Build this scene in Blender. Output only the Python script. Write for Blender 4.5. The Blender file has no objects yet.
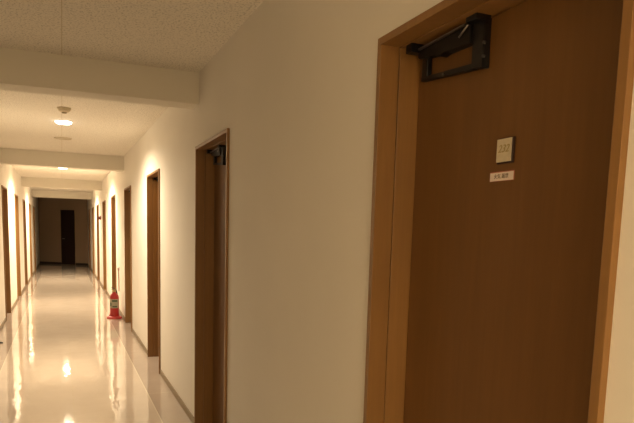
import bpy, bmesh, math, random
from mathutils import Vector, Matrix

scene = bpy.context.scene
COL = scene.collection
random.seed(4)

# ------------------------------------------------------------------ measured layout (metres)
A = 0.9140            # right wall plane  x = +A
B = 0.8420            # left wall plane   x = -B
HC = 2.591            # ceiling
HB = 2.374            # underside of the beams
HD = 2.088            # top of the door casings
DOOR_W = 0.905        # outer casing width
PITCH = 2.6955        # door spacing
R_FAR0 = 1.696        # far casing edge of the nearest right door
L_FAR0 = 3.18         # far casing edge of the first left door
BEAM0, BAY, BEAM_T = 4.333, 5.565, 0.20
Y_BACK = -8.0
END_R, END_L = 24.6, 25.9
MID = (A - B) / 2

# ------------------------------------------------------------------ node helpers
def new_mat(name):
    m = bpy.data.materials.new(name); m.use_nodes = True
    nt = m.node_tree
    bsdf = nt.nodes['Principled BSDF']
    return m, nt, bsdf

def N(nt, kind, **kw):
    n = nt.nodes.new(kind)
    for k, v in kw.items(): setattr(n, k, v)
    return n

def coords(nt, scale=(1, 1, 1)):
    tc = N(nt, 'ShaderNodeTexCoord'); mp = N(nt, 'ShaderNodeMapping')
    mp.inputs['Scale'].default_value = scale
    nt.links.new(tc.outputs['Object'], mp.inputs['Vector'])
    return mp.outputs['Vector']

def noise(nt, vec, scale, detail=3.0, rough=0.5):
    n = N(nt, 'ShaderNodeTexNoise')
    n.inputs['Scale'].default_value = scale; n.inputs['Detail'].default_value = detail
    n.inputs['Roughness'].default_value = rough
    nt.links.new(vec, n.inputs['Vector'])
    return n.outputs['Fac']

def ramp(nt, fac, stops):
    r = N(nt, 'ShaderNodeValToRGB')
    e = r.color_ramp.elements
    while len(e) > 1: e.remove(e[-1])
    e[0].position = stops[0][0]; e[0].color = (*stops[0][1], 1)
    for p, c in stops[1:]:
        x = e.new(p); x.color = (*c, 1)
    nt.links.new(fac, r.inputs['Fac'])
    return r.outputs['Color']

def bump(nt, bsdf, height, strength, dist):
    b = N(nt, 'ShaderNodeBump')
    b.inputs['Strength'].default_value = strength; b.inputs['Distance'].default_value = dist
    nt.links.new(height, b.inputs['Height']); nt.links.new(b.outputs['Normal'], bsdf.inputs['Normal'])

def sc(c, k): return tuple(x * k for x in c)

def plain(name, col, rough=0.5, metal=0.0, var=0.06, scale=40.0):
    m, nt, b = new_mat(name)
    f = noise(nt, coords(nt), scale)
    nt.links.new(ramp(nt, f, [(0.3, sc(col, 1 - var)), (0.7, sc(col, 1 + var))]), b.inputs['Base Color'])
    b.inputs['Roughness'].default_value = rough; b.inputs['Metallic'].default_value = metal
    return m

def wood(name, col, rough, var=0.16, spec=0.5):
    m, nt, b = new_mat(name)
    v = coords(nt, (14, 14, 0.9))
    f = noise(nt, v, 3.2, 6.0, 0.6)
    v2 = coords(nt, (3.0, 3.0, 0.6))
    f2 = noise(nt, v2, 1.7, 2.0)
    mx = N(nt, 'ShaderNodeMath', operation='ADD'); mu = N(nt, 'ShaderNodeMath', operation='MULTIPLY')
    mu.inputs[1].default_value = 0.5
    nt.links.new(f, mx.inputs[0]); nt.links.new(f2, mx.inputs[1]); nt.links.new(mx.outputs[0], mu.inputs[0])
    nt.links.new(ramp(nt, mu.outputs[0], [(0.33, sc(col, 1 - var)), (0.52, col), (0.68, sc(col, 1 + var))]), b.inputs['Base Color'])
    b.inputs['Roughness'].default_value = rough
    b.inputs['Specular IOR Level'].default_value = spec
    bump(nt, b, f, 0.12, 0.002)
    return m

def wall_paint(name, col):
    m, nt, b = new_mat(name)
    v = coords(nt)
    f = noise(nt, v, 1.3, 3.0)
    nt.links.new(ramp(nt, f, [(0.3, sc(col, 0.97)), (0.7, sc(col, 1.02))]), b.inputs['Base Color'])
    b.inputs['Roughness'].default_value = 0.75
    b.inputs['Specular IOR Level'].default_value = 0.25
    bump(nt, b, noise(nt, v, 260, 2.0), 0.10, 0.002)
    return m

def line_mask(nt, x_out, centre, half):
    s = N(nt, 'ShaderNodeMath', operation='SUBTRACT'); s.inputs[1].default_value = centre
    ab = N(nt, 'ShaderNodeMath', operation='ABSOLUTE'); lt = N(nt, 'ShaderNodeMath', operation='LESS_THAN')
    lt.inputs[1].default_value = half
    nt.links.new(x_out, s.inputs[0]); nt.links.new(s.outputs[0], ab.inputs[0]); nt.links.new(ab.outputs[0], lt.inputs[0])
    return lt.outputs[0]

def mixc(nt, fac, a, b_):
    m = N(nt, 'ShaderNodeMix', data_type='RGBA')
    if isinstance(fac, float): m.inputs[0].default_value = fac
    else: nt.links.new(fac, m.inputs[0])
    for i, c in ((6, a), (7, b_)):
        if isinstance(c, tuple): m.inputs[i].default_value = (*c, 1)
        else: nt.links.new(c, m.inputs[i])
    return m.outputs[2]

def ceiling_mat():
    m, nt, b = new_mat('rock_wool_ceiling')
    col = (0.86, 0.815, 0.72)
    v = coords(nt, (1, 0.8, 1))
    f = noise(nt, v, 95, 2.5, 0.6)
    c = ramp(nt, f, [(0.36, sc(col, 0.70)), (0.46, col), (0.7, sc(col, 1.06))])
    tc = N(nt, 'ShaderNodeTexCoord'); sx = N(nt, 'ShaderNodeSeparateXYZ')
    nt.links.new(tc.outputs['Object'], sx.inputs[0])
    seam = line_mask(nt, sx.outputs['X'], 0.022, 0.0022)
    c = mixc(nt, seam, c, (0.64, 0.57, 0.43))
    nt.links.new(c, b.inputs['Base Color'])
    b.inputs['Roughness'].default_value = 0.9
    bump(nt, b, f, 0.35, 0.004)
    return m

def floor_mat():
    m, nt, b = new_mat('polished_vinyl_floor')
    tc = N(nt, 'ShaderNodeTexCoord'); sx = N(nt, 'ShaderNodeSeparateXYZ')
    nt.links.new(tc.outputs['Object'], sx.inputs[0])
    v = coords(nt)
    f = noise(nt, v, 2.2, 4.0); f2 = noise(nt, v, 60, 2.0)
    inner = ramp(nt, f, [(0.3, (0.68, 0.59, 0.49)), (0.7, (0.73, 0.64, 0.54))])
    edge = ramp(nt, f, [(0.3, (0.50, 0.42, 0.35)), (0.7, (0.55, 0.465, 0.39))])
    # border strip along both walls
    s = N(nt, 'ShaderNodeMath', operation='SUBTRACT'); s.inputs[1].default_value = 0.040
    ab = N(nt, 'ShaderNodeMath', operation='ABSOLUTE'); gt = N(nt, 'ShaderNodeMath', operation='GREATER_THAN')
    gt.inputs[1].default_value = 0.652
    nt.links.new(sx.outputs['X'], s.inputs[0]); nt.links.new(s.outputs[0], ab.inputs[0]); nt.links.new(ab.outputs[0], gt.inputs[0])
    c = mixc(nt, gt.outputs[0], inner, edge)
    ln = line_mask(nt, ab.outputs[0], 0.652, 0.004)
    c = mixc(nt, ln, c, (0.82, 0.74, 0.60))
    seam = line_mask(nt, sx.outputs['X'], 0.06, 0.0025)
    c = mixc(nt, seam, c, (0.69, 0.61, 0.48))
    # joints across the corridor, every 1.8 m
    md = N(nt, 'ShaderNodeMath', operation='PINGPONG'); md.inputs[1].default_value = 0.91
    nt.links.new(sx.outputs['Y'], md.inputs[0])
    j = line_mask(nt, md.outputs[0], 0.0, 0.003)
    c = mixc(nt, j, c, (0.68, 0.60, 0.47))
    nt.links.new(c, b.inputs['Base Color'])
    b.inputs['Roughness'].default_value = 0.04
    b.inputs['Specular IOR Level'].default_value = 0.5
    # slow waviness of the waxed sheet breaks up the mirror images
    w = noise(nt, coords(nt, (1.3, 0.75, 1)), 7.0, 2.5, 0.5)
    bump(nt, b, w, 0.30, 0.006)
    return m

M = {}
M['wall'] = wall_paint('cream_wall_paint', (0.86, 0.82, 0.74))
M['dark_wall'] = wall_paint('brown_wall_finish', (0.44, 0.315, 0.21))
M['ceiling'] = ceiling_mat()
M['beam'] = wall_paint('cream_beam_paint', (0.84, 0.795, 0.69))
M['floor'] = floor_mat()
M['casing'] = wood('brown_casing_wood', (0.27, 0.138, 0.042), 0.38)
M['panel'] = wood('brown_door_veneer', (0.165, 0.076, 0.0205), 0.40, 0.13, 0.35)
M['end_door'] = wood('dark_door_veneer', (0.020, 0.008, 0.006), 0.45, 0.1)
M['baseboard'] = plain('olive_vinyl_baseboard', (0.25, 0.185, 0.10), 0.45)
M['dark_baseboard'] = plain('dark_vinyl_baseboard', (0.022, 0.012, 0.008), 0.5)
M['black'] = plain('black_painted_steel', (0.005, 0.005, 0.006), 0.40, 0.0)
M['grey_screw'] = plain('grey_screw_heads', (0.06, 0.055, 0.05), 0.4)
M['steel'] = plain('bright_steel', (0.42, 0.39, 0.38), 0.32, 1.0)
M['chrome'] = plain('brushed_handle_steel', (0.5, 0.48, 0.45), 0.3, 1.0)
M['plate'] = plain('pale_brass_plate', (0.62, 0.55, 0.40), 0.45, 0.0, 0.05, 90)
M['gold'] = plain('gold_lettering', (0.40, 0.31, 0.12), 0.45)
M['plate_rim'] = plain('dark_plate_rim', (0.035, 0.012, 0.010), 0.5)
M['paper'] = plain('white_label_stock', (0.82, 0.72, 0.66), 0.6, 0.0, 0.03)
M['ink'] = plain('dark_print', (0.24, 0.18, 0.13), 0.6)
M['label_edge'] = plain('red_label_edge', (0.55, 0.20, 0.14), 0.6)
M['red'] = plain('red_enamel', (0.38, 0.018, 0.016), 0.28)
M['red_stand'] = plain('red_plastic', (0.52, 0.05, 0.045), 0.4)
M['label_white'] = plain('extinguisher_label_white', (0.32, 0.30, 0.21), 0.5)
M['label_green'] = plain('extinguisher_label_green', (0.055, 0.085, 0.04), 0.5)
M['brass'] = plain('dull_brass', (0.40, 0.30, 0.14), 0.35, 0.8)
M['rubber'] = plain('black_rubber', (0.015, 0.012, 0.011), 0.65)
M['tan_plastic'] = plain('aged_tan_plastic', (0.72, 0.63, 0.45), 0.5)
M['detector_cap'] = plain('dark_detector_cap', (0.30, 0.24, 0.12), 0.5)
M['white_plastic'] = plain('cream_plastic', (0.78, 0.72, 0.60), 0.5)
M['grille'] = plain('cream_perforated_grille', (0.66, 0.58, 0.43), 0.6, 0.0, 0.1, 260)
M['dark_red'] = plain('dark_red_plastic', (0.16, 0.030, 0.015), 0.4)
M['grey_cord'] = plain('mauve_grey_cord', (0.46, 0.32, 0.27), 0.7)
mm, nt_, b_ = new_mat('lamp_diffuser')
b_.inputs['Base Color'].default_value = (0.9, 0.85, 0.75, 1)
b_.inputs['Emission Color'].default_value = (1.0, 0.92, 0.78, 1)
b_.inputs['Emission Strength'].default_value = 5.0
M['lit'] = mm
mm, nt_, b_ = new_mat('near_fill_glow')  # glowing face of the added fill light behind the camera
b_.inputs['Base Color'].default_value = (0.9, 0.85, 0.75, 1)
b_.inputs['Emission Color'].default_value = (1.0, 0.80, 0.52, 1)
b_.inputs['Emission Strength'].default_value = 2.0
M['fill_glow'] = mm

# ------------------------------------------------------------------ mesh helpers
def box(bm, x0, x1, y0, y1, z0, z1, bev=0.0, mi=0, seg=2):
    vs = [bm.verts.new((x, y, z)) for x in (x0, x1) for y in (y0, y1) for z in (z0, z1)]
    idx = [(0, 1, 3, 2), (4, 6, 7, 5), (0, 4, 5, 1), (2, 3, 7, 6), (0, 2, 6, 4), (1, 5, 7, 3)]
    fs = [bm.faces.new([vs[i] for i in f]) for f in idx]
    for f in fs: f.material_index = mi
    if bev > 0:
        ed = list({e for f in fs for e in f.edges})
        r = bmesh.ops.bevel(bm, geom=ed, offset=bev, segments=seg, affect='EDGES', profile=0.5)
        for f in r['faces']: f.material_index = mi
    return vs

def poly_prism(bm, pts, axis, lo, hi, mi=0, bev=0.0):
    """pts: outline in the other two axes (cyclic order), extruded along axis from lo to hi"""
    def P(u, v, w):
        return {0: (w, u, v), 1: (u, w, v), 2: (u, v, w)}[axis]
    a = [bm.verts.new(P(u, v, lo)) for u, v in pts]; c = [bm.verts.new(P(u, v, hi)) for u, v in pts]
    fs = [bm.faces.new(a), bm.faces.new(list(reversed(c)))]
    n = len(pts)
    for i in range(n): fs.append(bm.faces.new([a[i], c[i], c[(i + 1) % n], a[(i + 1) % n]]))
    for f in fs: f.material_index = mi
    if bev > 0:
        r = bmesh.ops.bevel(bm, geom=list({e for f in fs for e in f.edges}), offset=bev, segments=2, affect='EDGES')
        for f in r['faces']: f.material_index = mi

def lathe(bm, prof, cx=0, cy=0, seg=40, mi=0, cap=True):
    rings = []
    for r, z in prof:
        rings.append([bm.verts.new((cx + r * math.cos(2 * math.pi * i / seg), cy + r * math.sin(2 * math.pi * i / seg), z)) for i in range(seg)])
    for a, c in zip(rings, rings[1:]):
        for i in range(seg):
            f = bm.faces.new([a[i], a[(i + 1) % seg], c[(i + 1) % seg], c[i]]); f.material_index = mi; f.smooth = True
    if cap:
        for rg in (rings[0], rings[-1]):
            f = bm.faces.new(rg); f.material_index = mi

def tube(bm, pts, r, seg=10, mi=0):
    pts = [Vector(p) for p in pts]
    rings = []
    up = Vector((0.31, 0.2, 0.93)).normalized()
    for i, p in enumerate(pts):
        t = (pts[min(i + 1, len(pts) - 1)] - pts[max(i - 1, 0)]).normalized()
        u = t.cross(up)
        if u.length < 1e-3: u = t.cross(Vector((1, 0, 0)))
        u.normalize(); v = t.cross(u)
        rings.append([bm.verts.new(p + r * (math.cos(2 * math.pi * k / seg) * u + math.sin(2 * math.pi * k / seg) * v)) for k in range(seg)])
    for a, c in zip(rings, rings[1:]):
        for k in range(seg):
            f = bm.faces.new([a[k], a[(k + 1) % seg], c[(k + 1) % seg], c[k]]); f.smooth = True; f.material_index = mi
    for rg in (rings[0], rings[-1]):
        f = bm.faces.new(rg); f.material_index = mi

def curve(pts, n=8):
    """Catmull-Rom through pts"""
    P = [Vector(p) for p in pts]; P = [2 * P[0] - P[1]] + P + [2 * P[-1] - P[-2]]
    out = []
    for i in range(1, len(P) - 2):
        for k in range(n):
            t = k / n
            a, b, c, d = P[i - 1], P[i], P[i + 1], P[i + 2]
            out.append(0.5 * ((2 * b) + (c - a) * t + (2 * a - 5 * b + 4 * c - d) * t * t + (3 * b - a - 3 * c + d) * t ** 3))
    out.append(P[-2])
    return out

def obj(name, bm, mats, parent=None, loc=None):
    bmesh.ops.recalc_face_normals(bm, faces=bm.faces[:])
    me = bpy.data.meshes.new(name); bm.to_mesh(me); bm.free()
    for m in (mats if isinstance(mats, (list, tuple)) else [mats]): me.materials.append(M[m])
    o = bpy.data.objects.new(name, me); COL.objects.link(o)
    if loc: o.location = loc
    if parent: o.parent = parent
    return o

def empty(name, loc):
    o = bpy.data.objects.new(name, None); COL.objects.link(o); o.location = loc
    o.empty_display_size = 0.1
    return o

def tag(o, label, cat, group=None, kind=None):
    o['label'] = label; o['category'] = cat
    if group: o['group'] = group
    if kind: o['kind'] = kind
    return o

def struct(name, bm, mats, label, cat):
    return tag(obj(name, bm, mats), label, cat, None, 'structure')

def copy_tree(o, parent=None):
    c = o.copy(); COL.objects.link(c)
    if parent: c.parent = parent
    for ch in list(o.children): copy_tree(ch, c)
    return c

def text_mesh(bm, s, size, mat_index, M4):
    """add lettering (flat, slightly raised) to bm, placed by matrix M4, centred"""
    cu = bpy.data.curves.new('lettering', 'FONT'); cu.body = s; cu.size = size
    cu.align_x = 'CENTER'; cu.align_y = 'CENTER'; cu.extrude = 0.0006; cu.resolution_u = 4
    o = bpy.data.objects.new('lettering', cu); COL.objects.link(o)
    dg = bpy.context.evaluated_depsgraph_get(); dg.update()
    me = bpy.data.meshes.new_from_object(o.evaluated_get(dg))
    old = set(bm.faces)
    me.transform(M4); bm.from_mesh(me)
    for f in bm.faces:
        if f not in old: f.material_index = mat_index
    bpy.data.objects.remove(o); bpy.data.curves.remove(cu); bpy.data.meshes.remove(me)

# ------------------------------------------------------------------ room shell
right_far = [1.682] + [R_FAR0 + PITCH * i for i in range(1, 9)]
left_far = [L_FAR0 + PITCH * i for i in range(8)]

def wall_mesh(x0, x1, fars, y_end):
    bm = bmesh.new(); y = Y_BACK
    for f in fars:
        n = f - DOOR_W
        box(bm, x0, x1, y, n + 0.004, 0, HC)
        box(bm, x0, x1, n + 0.004, f - 0.004, HD - 0.004, HC)
        y = f - 0.004
    box(bm, x0, x1, y, y_end, 0, HC)
    return bm

def base_mesh(side, fars, y_end):
    bm = bmesh.new(); y = Y_BACK
    xa, xb = ((A - 0.009, A + 0.001) if side > 0 else (-B - 0.001, -B + 0.009))
    for f in fars + [None]:
        n = (f - DOOR_W) if f else y_end
        box(bm, xa, xb, y, n, 0, 0.058, 0.003)
        if f: y = f
    return bm

struct('wall_right', wall_mesh(A, A + 0.26, right_far, END_R + 0.02), 'wall', 'cream painted corridor wall on the right, full of doors and the fire extinguisher', 'wall')
struct('wall_left', wall_mesh(-B - 0.26, -B, left_far, END_L + 0.02), 'wall', 'cream painted corridor wall on the left, seen edge-on with a row of doors', 'wall')
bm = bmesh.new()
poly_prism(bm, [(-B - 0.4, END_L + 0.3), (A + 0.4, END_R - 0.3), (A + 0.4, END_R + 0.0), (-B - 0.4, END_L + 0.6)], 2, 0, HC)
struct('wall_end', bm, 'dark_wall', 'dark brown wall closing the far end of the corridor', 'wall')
bm = bmesh.new(); box(bm, -B - 0.26, A + 0.26, Y_BACK - 0.2, Y_BACK, 0, HC)
struct('wall_back', bm, 'wall', 'cream wall behind the camera closing the near end of the corridor', 'wall')
bm = bmesh.new(); box(bm, -B - 0.26, A + 0.26, Y_BACK - 0.2, END_L + 0.8, -0.12, 0)
struct('floor', bm, 'floor', 'glossy beige vinyl corridor floor with a duller border strip along each wall', 'floor')
bm = bmesh.new(); box(bm, -B - 0.26, A + 0.26, Y_BACK - 0.2, END_L + 0.8, HC, HC + 0.12)
struct('ceiling', bm, 'ceiling', 'cream speckled acoustic corridor ceiling with a thin seam down the middle', 'ceiling')
struct('baseboard_right', base_mesh(1, right_far, END_R - 0.02), 'baseboard', 'low olive brown skirting along the foot of the right wall', 'baseboard')
struct('baseboard_left', base_mesh(-1, left_far, END_L - 0.02), 'baseboard', 'low olive brown skirting along the foot of the left wall', 'baseboard')

def beam_label(i):
    return ['cream ceiling beam nearest the camera, in front of the smoke detector',
            'second cream ceiling beam, just beyond the first lit downlight',
            'third cream ceiling beam, between the second and third downlights',
            'last cream ceiling beam, above the dark end of the corridor'][i]
for i in range(4):
    bm = bmesh.new(); y = BEAM0 + BAY * i
    box(bm, -B - 0.01, A + 0.01, y, y + BEAM_T, HB, HC + 0.01, 0.003)
    struct('beam', bm, 'beam', beam_label(i), 'beam')

# end wall direction, from its left end to its right end
EL, ER = Vector((-B - 0.4, END_L + 0.3, 0)), Vector((A + 0.4, END_R - 0.3, 0))
ed = (ER - EL).normalized(); en = Vector((ed.y, -ed.x, 0))      # en points back towards the camera
if en.y > 0: en = -en
def end_pt(x): return EL + ed * ((x - EL.x) / ed.x)
ang_end = math.atan2(ed.y, ed.x)
def end_boxed(name, x0, x1, z0, z1, thick, mat, bev, parent=None):
    p = end_pt(x0); L = (x1 - x0) / ed.x
    bm = bmesh.new(); box(bm, 0, L, -thick, 0.01, z0, z1, bev)
    o = obj(name, bm, mat, parent)
    if parent is None:
        o.location = p; o.rotation_euler = (0, 0, ang_end)
    return o, p
o, _ = end_boxed('baseboard_end', -B + 0.01, -0.045, 0, 0.075, 0.012, 'dark_baseboard', 0.002)
tag(o, 'dark skirting at the foot of the end wall, left of the dark door', 'baseboard', None, 'structure')
o, _ = end_boxed('baseboard_end', 0.475, A - 0.01, 0, 0.075, 0.012, 'dark_baseboard', 0.002)
tag(o, 'dark skirting at the foot of the end wall, right of the dark door', 'baseboard', None, 'structure')

# ------------------------------------------------------------------ doors (built around the far casing edge: local y = 0, towards the camera is -y, room side is -x)
CF = 0.022            # casing face width
D_FACE = -0.016       # casing face in front of the wall plane
D_GROOVE = 0.049
D_PANEL = 0.120       # panel front behind the wall plane

def frame_bm():
    bm = bmesh.new()
    W, H = DOOR_W, HD
    for (ya, yb, s) in ((-CF, 0, 1), (-W, -W + CF, -1)):        # the two jambs
        box(bm, D_FACE, D_GROOVE - 0.002, ya, yb, 0, H, 0.0014)
        if s > 0:
            box(bm, D_GROOVE - 0.003, D_GROOVE + 0.003, ya + 0.006, yb, 0, H)
            box(bm, D_GROOVE + 0.002, D_PANEL + 0.05, ya - 0.001, yb, 0, H, 0.0014)
            box(bm, D_PANEL + 0.044, D_PANEL + 0.09, ya - 0.014, yb, 0, H, 0.001)
        else:
            box(bm, D_GROOVE - 0.003, D_GROOVE + 0.003, ya, yb - 0.006, 0, H)
            box(bm, D_GROOVE + 0.002, D_PANEL + 0.05, ya, yb + 0.001, 0, H, 0.0014)
            box(bm, D_PANEL + 0.044, D_PANEL + 0.09, ya, yb + 0.014, 0, H, 0.001)
    y0, y1 = -W + CF - 0.002, -CF + 0.002
    box(bm, D_FACE, D_GROOVE - 0.002, y0, y1, H - CF, H, 0.0014)                 # head
    box(bm, D_GROOVE - 0.003, D_GROOVE + 0.003, y0, y1, H - CF + 0.006, H)
    box(bm, D_GROOVE + 0.002, D_PANEL + 0.05, y0, y1, H - CF - 0.001, H, 0.0014)
    box(bm, D_PANEL + 0.044, D_PANEL + 0.09, y0, y1, H - CF - 0.014, H, 0.001)
    return bm

def panel_bm():
    bm = bmesh.new()
    box(bm, D_PANEL, D_PANEL + 0.040, -DOOR_W + CF + 0.004, -CF - 0.005, 0.006, HD - CF - 0.004, 0.0015)
    return bm

def plate_bm():
    """dark rim, pale face, gold figures"""
    bm = bmesh.new()
    x = D_PANEL; yc, zc = -0.450, 1.7170
    box(bm, x - 0.005, x, yc - 0.0305, yc + 0.0285, zc - 0.0325, zc + 0.0300, 0.001, 0)
    box(bm, x - 0.0085, x - 0.005, yc - 0.0245, yc + 0.0280, zc - 0.0285, zc + 0.0285, 0.0008, 1)
    R = Matrix(((0, 0, -1, x - 0.0088), (-1, 0, 0, yc + 0.000), (0, 1, 0, zc + 0.003), (0, 0, 0, 1)))
    sh = Matrix.Identity(4); sh[0][1] = 0.32
    text_mesh(bm, '232', 0.027, 2, R @ sh)
    return bm

def label_bm():
    bm = bmesh.new()
    x = D_PANEL; yc, zc = -0.438, 1.6540
    box(bm, x - 0.0012, x, yc - 0.0455, yc + 0.0445, zc - 0.0115, zc + 0.0120, 0.0, 1)
    box(bm, x - 0.0020, x - 0.001, yc - 0.0440, yc + 0.0430, zc - 0.0108, zc + 0.0098, 0.0, 0)
    R = Matrix(((0, 0, -1, x - 0.0022), (-1, 0, 0, yc), (0, 1, 0, zc - 0.0005), (0, 0, 0, 1)))
    text_mesh(bm, '火気 厳禁', 0.0128, 2, R)
    return bm

def handle_bm():
    bm = bmesh.new(); x = D_PANEL; y = -DOOR_W + 0.085; z = 0.98
    box(bm, x - 0.006, x, y - 0.022, y + 0.022, z - 0.09, z + 0.07, 0.002)
    tube(bm, [(x - 0.002, y, z), (x - 0.045, y, z)], 0.010, 14)
    tube(bm, curve([(x - 0.045, y - 0.008, z), (x - 0.047, y + 0.03, z), (x - 0.045, y + 0.08, z - 0.002), (x - 0.040, y + 0.115, z - 0.004)]), 0.008, 12)
    return bm

# closer, in the same local frame
YB = -0.300
def closer_body_bm():
    bm = bmesh.new(); x = D_PANEL
    # end housing, up to the head of the frame
    poly_prism(bm, [(-0.364, 1.934), (-0.316, 1.942), (-0.316, 2.060), (-0.364, 2.060)], 0, x - 0.024, x - 0.001, 0, 0.002)
    # upper body, tapering to the far jamb
    poly_prism(bm, [(-0.319, 2.006), (-0.319, 2.058), (-0.068, 2.048), (-0.068, 2.026), (-0.149, 2.019), (-0.179, 2.006), (-0.199, 2.013)], 0, x - 0.034, x - 0.004, 0, 0.002)
    return bm
def closer_plate_bm():
    bm = bmesh.new(); x = D_PANEL
    poly_prism(bm, [(-0.319, 1.940), (-0.319, 1.956), (-0.068, 1.974), (-0.068, 1.962)], 0, x - 0.020, x - 0.001, 0, 0.0015)   # lower rail
    box(bm, x - 0.018, x - 0.001, -0.096, -0.068, 1.966, 2.030, 0.0015)                                                         # far upright
    return bm
def closer_screw_bm():
    bm = bmesh.new(); x = D_PANEL
    for yy, zz in ((-0.364, 1.962), (-0.364, 1.996), (-0.189, 1.956)):
        tube(bm, [(x - 0.019, yy, zz), (x - 0.026, yy, zz)], 0.0040, 12)
    return bm
def closer_arm_bm():
    bm = bmesh.new(); x = D_PANEL
    poly_prism(bm, [(-0.306, 2.052), (-0.306, 2.056), (-0.084, 2.050), (-0.084, 2.045)], 0, x - 0.046, x - 0.036, 0, 0.001)
    tube(bm, [(x - 0.042, -0.319, 2.050), (x - 0.038, -0.276, 2.030)], 0.0028, 10)
    return bm
def closer_bracket_bm():
    bm = bmesh.new(); x = D_PANEL
    box(bm, x - 0.066, x - 0.020, -0.082, -0.050, 2.040, HD - CF, 0.002)
    box(bm, x - 0.050, x - 0.004, -0.364, -0.318, 2.052, HD - CF, 0.002)
    return bm

def make_door(name):
    d = empty(name, (0, 0, 0)); d['kind'] = 'structure'
    obj('door_frame', frame_bm(), 'casing', d)
    p = obj('door_panel', panel_bm(), 'panel', d)
    obj('door_handle', handle_bm(), 'chrome', p)
    c = obj('door_closer', closer_body_bm(), 'black', d)
    obj('closer_plate', closer_plate_bm(), 'black', c)
    obj('closer_arm', closer_arm_bm(), 'steel', c)
    obj('closer_bracket', closer_bracket_bm(), 'black', c)
    obj('closer_screws', closer_screw_bm(), 'grey_screw', c)
    return d

R_LABEL = ['nearest brown wooden door with a room number plate, filling the right of the view',
           'second brown door along the right wall, dark jamb and black closer, before the nearest beam',
           'third brown door along the right wall, beside the first lit downlight',
           'fourth brown door along the right wall, just in front of the fire extinguisher',
           'fifth brown door along the right wall, just behind the fire extinguisher',
           'sixth brown door along the right wall, nearer side of the small dark wall lamp',
           'seventh brown door along the right wall, just beyond the small dark wall lamp',
           'eighth brown door along the right wall, just before the last ceiling beam',
           'ninth and last brown door on the right wall, beside the dark end wall']
L_LABEL = ['first door of the left wall, outside the view beside the camera',
           'second door of the left wall, outside the view',
           'third door of the left wall, beside the dark wedge on the floor',
           'brown door nearest the camera of those seen on the left wall',
           'second brown door seen along the left wall',
           'third brown door seen along the left wall',
           'fourth brown door seen along the left wall, thin and golden brown',
           'last brown door of the left wall, beside the dark end wall']
proto = make_door('door_1')
for i, f in enumerate(right_far):
    d = proto if i == 0 else copy_tree(proto)
    d.name = 'door_%d' % (i + 1)
    d.location = (A, f, 0)
    tag(d, R_LABEL[i], 'door', None, 'structure')
for i, f in enumerate(left_far):
    d = copy_tree(proto); d.name = 'door_%d' % (i + 10)
    d.rotation_euler = (0, 0, math.pi); d.location = (-B, f - DOOR_W, 0)
    tag(d, L_LABEL[i], 'door', None, 'structure')
pp = [c for c in proto.children if c.name.startswith('door_panel')][0]
obj('number_plate', plate_bm(), ['plate_rim', 'plate', 'gold'], pp)['label'] = 'pale plate with gold room number 232 in a dark rim'
obj('name_label', label_bm(), ['paper', 'label_edge', 'ink'], pp)['label'] = 'narrow white printed label'

# the dark door in the end wall
ds = end_pt(0.0)
d = empty('door_18', ds); d.rotation_euler = (0, 0, ang_end)
tag(d, 'nearly black narrow door in the dark wall at the far end of the corridor', 'door', None, 'structure')
bm = bmesh.new(); W = 0.43 / ed.x
for a, b2 in ((-0.035, 0.0), (W, W + 0.035)): box(bm, a, b2, -0.022, 0.02, 0, 2.10, 0.003)
box(bm, -0.035, W + 0.035, -0.022, 0.02, 2.065, 2.10, 0.003)
obj('door_frame', bm, 'end_door', d)
bm = bmesh.new(); box(bm, 0.0, W, -0.012, 0.01, 0.004, 2.066, 0.002)
p = obj('door_panel', bm, 'end_door', d)
bm = bmesh.new(); tube(bm, [(0.06, -0.010, 1.0), (0.06, -0.055, 1.0)], 0.009, 12); tube(bm, [(0.05, -0.055, 1.0), (0.15, -0.052, 1.0)], 0.008, 12)
obj('door_handle', bm, 'chrome', p)

# ------------------------------------------------------------------ downlights
LIGHT_POWER = 84.0
def make_downlight(lit):
    t = empty('downlight', (0, 0, 0))
    bm = bmesh.new()
    lathe(bm, [(0.078, 0.0), (0.078, -0.006), (0.082, -0.009), (0.090, -0.008), (0.096, -0.003), (0.097, 0.001)], seg=48, cap=False)
    obj('trim_ring', bm, 'white_plastic', t)
    bm = bmesh.new()
    lathe(bm, [(0.081, -0.002), (0.083, -0.012), (0.080, -0.020), (0.068, -0.027), (0.036, -0.031), (0.002, -0.032)], seg=48)
    obj('diffuser', bm, 'lit' if lit else 'white_plastic', t)
    return t
lab = {1: 'lit round downlight nearest the camera, behind the smoke detector',
       2: 'second lit round downlight, just beyond the second ceiling beam',
       3: 'third lit round downlight, between the third and last beams',
       0: 'unlit round downlight above and in front of the nearest door',
       4: 'unlit round downlight beyond the last beam, by the dark end wall',
       -1: 'lit round downlight behind the camera'}
on, off = make_downlight(True), make_downlight(False)
first_on = first_off = True
for k in (1, 2, 3, -1, 0, 4):
    lit = k in (1, 2, 3, -1)
    if lit: t = on if first_on else copy_tree(on); first_on = False
    else: t = off if first_off else copy_tree(off); first_off = False
    y = 6.98 + 5.42 * (k - 1)
    t.location = (MID + 0.002, y, HC)
    tag(t, lab[k], 'ceiling light', 'round downlights along the corridor ceiling')
    if lit:
        l = bpy.data.lights.new('downlight_lamp', 'SPOT')
        l.energy = LIGHT_POWER; l.color = (1.0, 0.80, 0.555)
        l.spot_size = math.radians(164); l.spot_blend = 0.6; l.shadow_soft_size = 0.04
        lo = bpy.data.objects.new('downlight_lamp', l); COL.objects.link(lo)
        lo.location = (0, 0, -0.062); lo.parent = t

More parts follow.
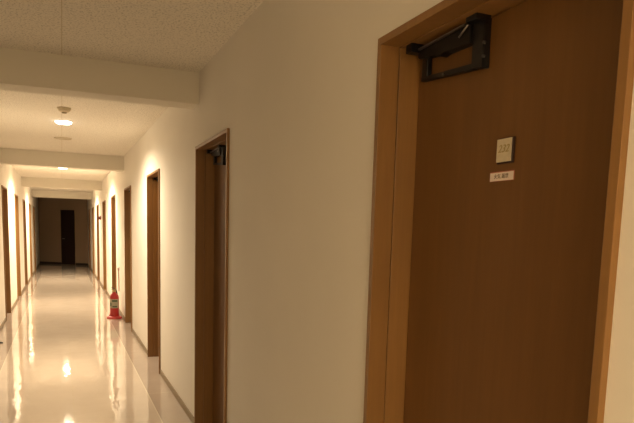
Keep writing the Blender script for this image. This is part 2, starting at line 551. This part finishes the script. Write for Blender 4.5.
# added fill light, unseen behind the camera, to brighten the near bay
t = empty('near_fill', (MID, -2.1, HC))
tag(t, 'added long fill light on the ceiling, unseen behind the camera', 'ceiling light')
bm = bmesh.new(); box(bm, -0.14, 0.14, -0.62, 0.62, -0.035, 0.0, 0.004)
obj('housing', bm, 'white_plastic', t)
bm = bmesh.new(); box(bm, -0.12, 0.12, -0.60, 0.60, -0.055, -0.030, 0.006)
obj('diffuser', bm, 'fill_glow', t)
l = bpy.data.lights.new('near_fill_light', 'AREA'); l.shape = 'RECTANGLE'; l.size = 0.24; l.size_y = 1.2
l.energy = 22; l.color = (1.0, 0.755, 0.45)
lo = bpy.data.objects.new('near_fill_light', l); COL.objects.link(lo); lo.location = (0, 0, -0.06); lo.parent = t

# smoke detector
t = empty('smoke_detector', (0.042, 6.22, HC))
tag(t, 'small tan smoke detector on the ceiling in front of the nearest lit downlight', 'smoke detector')
bm = bmesh.new(); lathe(bm, [(0.062, 0.001), (0.062, -0.012), (0.058, -0.018)], seg=40)
obj('base', bm, 'tan_plastic', t)
bm = bmesh.new(); lathe(bm, [(0.056, -0.016), (0.048, -0.030), (0.034, -0.038), (0.028, -0.039)], seg=40)
obj('housing', bm, 'tan_plastic', t)
bm = bmesh.new(); lathe(bm, [(0.024, -0.038), (0.022, -0.047), (0.012, -0.050)], seg=32)
obj('sensor_cap', bm, 'detector_cap', t)

# flat round ceiling fixture
t = empty('ceiling_speaker', (0.036, 8.32, HC))
tag(t, 'flat round cream ceiling fitting just behind the nearest lit downlight', 'ceiling speaker')
bm = bmesh.new(); lathe(bm, [(0.088, 0.0), (0.088, -0.007), (0.094, -0.011), (0.104, -0.008), (0.106, 0.001)], seg=48, cap=False)
obj('rim', bm, 'grille', t)
bm = bmesh.new(); lathe(bm, [(0.089, -0.003), (0.060, -0.006), (0.002, -0.007)], seg=48)
obj('grille', bm, 'grille', t)

# ------------------------------------------------------------------ fire extinguisher on its stand
EX, EY = 0.775, 10.28
t = empty('extinguisher_stand', (EX, EY, 0))
tag(t, 'red plastic floor stand under the fire extinguisher', 'extinguisher stand')
bm = bmesh.new(); lathe(bm, [(0.122, 0.0), (0.124, 0.012), (0.118, 0.026), (0.104, 0.036), (0.092, 0.040), (0.084, 0.040), (0.002, 0.040)], seg=48)
obj('tray', bm, 'red_stand', t)
for k in range(3):
    an = 0.5 + k * 2.094
    bm = bmesh.new()
    tube(bm, [(0.086 * math.cos(an), 0.086 * math.sin(an), 0.036), (0.086 * math.cos(an), 0.086 * math.sin(an), 0.066)], 0.006, 10)
    obj('retaining_peg', bm, 'red_stand', t)

t = empty('fire_extinguisher', (EX, EY, 0.041))
tag(t, 'red fire extinguisher standing on the floor by the right wall', 'fire extinguisher')
bm = bmesh.new()
lathe(bm, [(0.060, 0.0), (0.070, 0.006), (0.072, 0.020), (0.072, 0.300), (0.069, 0.325), (0.058, 0.352), (0.040, 0.372), (0.026, 0.382), (0.024, 0.400)], seg=48)
obj('cylinder', bm, 'red', t)
bm = bmesh.new()
def arc_patch(r, a0, a1, z0, z1, mi, n=18):
    vs = [[bm.verts.new((r * math.cos(a0 + (a1 - a0) * i / n), r * math.sin(a0 + (a1 - a0) * i / n), z)) for i in range(n + 1)] for z in (z0, z1)]
    for i in range(n):
        f = bm.faces.new([vs[0][i], vs[0][i + 1], vs[1][i + 1], vs[1][i]]); f.material_index = mi; f.smooth = True
arc_patch(0.0732, math.radians(310), math.radians(450), 0.135, 0.285, 0)
arc_patch(0.0738, math.radians(320), math.radians(352), 0.165, 0.225, 1)
arc_patch(0.0738, math.radians(360), math.radians(430), 0.240, 0.270, 1)
arc_patch(0.0738, math.radians(366), math.radians(424), 0.150, 0.172, 1)
obj('label', bm, ['label_white', 'label_green'], t)
bm = bmesh.new()
lathe(bm, [(0.026, 0.398), (0.028, 0.404), (0.028, 0.420), (0.018, 0.424), (0.017, 0.448), (0.010, 0.452)], seg=28)
obj('valve_head', bm, 'brass', t)
bm = bmesh.new()
for z0, z1, dx in ((0.440, 0.446, 0.0), (0.452, 0.476, 0.0)):
    poly_prism(bm, [(-0.020, z0), (0.085, z1), (0.085, z1 + 0.006), (-0.020, z0 + 0.007)], 1, -0.011, 0.011, 0, 0.0015)
obj('grip_levers', bm, 'rubber', t)
bm = bmesh.new(); lathe(bm, [(0.016, 0), (0.016, 0.010), (0.014, 0.012)], seg=24)
g = obj('pressure_gauge', bm, 'brass', t); g.rotation_euler = (math.radians(90), 0, 0); g.location = (-0.004, -0.024, 0.412)
bm = bmesh.new()
tube(bm, curve([(-0.022, 0.0, 0.430), (-0.058, 0.0, 0.420), (-0.084, 0.0, 0.360), (-0.083, 0.0, 0.260), (-0.082, 0.0, 0.150)]), 0.0095, 12)
obj('hose', bm, 'rubber', t)
bm = bmesh.new(); lathe(bm, [(0.010, 0.16), (0.011, 0.12), (0.016, 0.075), (0.014, 0.072)], cx=-0.082, seg=20)
obj('nozzle', bm, 'rubber', t)
t.rotation_euler = (0, 0, math.radians(235))

# hook with a hanging strap on the wall above the extinguisher
t = empty('wall_hook', (A, 10.97, 0.78))
tag(t, 'small dark hook with a thin cord low on the right wall above the fire extinguisher', 'wall hook')
bm = bmesh.new(); box(bm, -0.008, 0, -0.018, 0.018, -0.035, 0.030, 0.003)
tube(bm, curve([(-0.006, 0, 0.0), (-0.024, 0, -0.005), (-0.028, 0, 0.010)]), 0.004, 10)
obj('hook_plate', bm, 'dark_red', t)
bm = bmesh.new()
tube(bm, curve([(-0.024, 0.004, 0.000), (-0.014, 0.0, -0.06), (-0.012, -0.012, -0.17), (-0.012, -0.03, -0.30), (-0.012, -0.036, -0.40)]), 0.009, 10)
obj('cord', bm, 'grey_cord', t)

# little dark lamp on the right wall, farther on
t = empty('wall_lamp', (A, 16.05, 1.715))
tag(t, 'tiny dark red round lamp sticking out of the right wall at head height', 'alarm lamp')
bm = bmesh.new(); lathe(bm, [(0.060, 0), (0.060, 0.014), (0.054, 0.020)], seg=28)
o = obj('back_plate', bm, 'dark_red', t); o.rotation_euler = (0, math.radians(-90), 0)
bm = bmesh.new(); lathe(bm, [(0.040, 0.018), (0.040, 0.050), (0.032, 0.068), (0.016, 0.078), (0.003, 0.080)], seg=28)
o = obj('dome', bm, 'dark_red', t); o.rotation_euler = (0, math.radians(-90), 0)

# dark wedge on the floor at the left
bm = bmesh.new()
poly_prism(bm, [(0.0, 0.0), (0.12, 0.0), (0.12, 0.008), (0.0, 0.034)], 1, -0.022, 0.022, 0, 0.002)
o = obj('doorstop', bm, 'rubber', None, (-B + 0.0, 8.38, 0))
tag(o, 'small black wedge lying on the floor at the left edge of the view', 'doorstop')

# ------------------------------------------------------------------ world, camera, colour
w = bpy.data.worlds.new('night'); scene.world = w; w.use_nodes = True
w.node_tree.nodes['Background'].inputs[0].default_value = (0, 0, 0, 1)
w.node_tree.nodes['Background'].inputs[1].default_value = 0.0

yaw, pitch, roll = 0.3936, -0.1197, 0.0271
F, CX, CY = 597.82, 309.90, 304.21
f = Vector((math.sin(yaw) * math.cos(pitch), math.cos(yaw) * math.cos(pitch), math.sin(pitch)))
r0 = Vector((math.cos(yaw), -math.sin(yaw), 0)); u0 = r0.cross(f)
r = math.cos(roll) * r0 + math.sin(roll) * u0; u = -math.sin(roll) * r0 + math.cos(roll) * u0
cam = bpy.data.cameras.new('camera'); co = bpy.data.objects.new('camera', cam); COL.objects.link(co)
co.matrix_world = Matrix(((r.x, u.x, -f.x, 0), (r.y, u.y, -f.y, 0), (r.z, u.z, -f.z, 1.5), (0, 0, 0, 1)))
cam.sensor_fit = 'HORIZONTAL'; cam.sensor_width = 36.0; cam.lens = F / 634 * 36.0
cam.shift_x = (317 - CX) / 634; cam.shift_y = (CY - 211.5) / 634
cam.clip_start = 0.02; cam.clip_end = 100
scene.camera = co

vs = scene.view_settings
scene.display_settings.display_device = 'sRGB'
vs.view_transform = 'Standard'; vs.look = 'None'; vs.gamma = 1.0; vs.use_curve_mapping = False
vs.exposure = 1.13
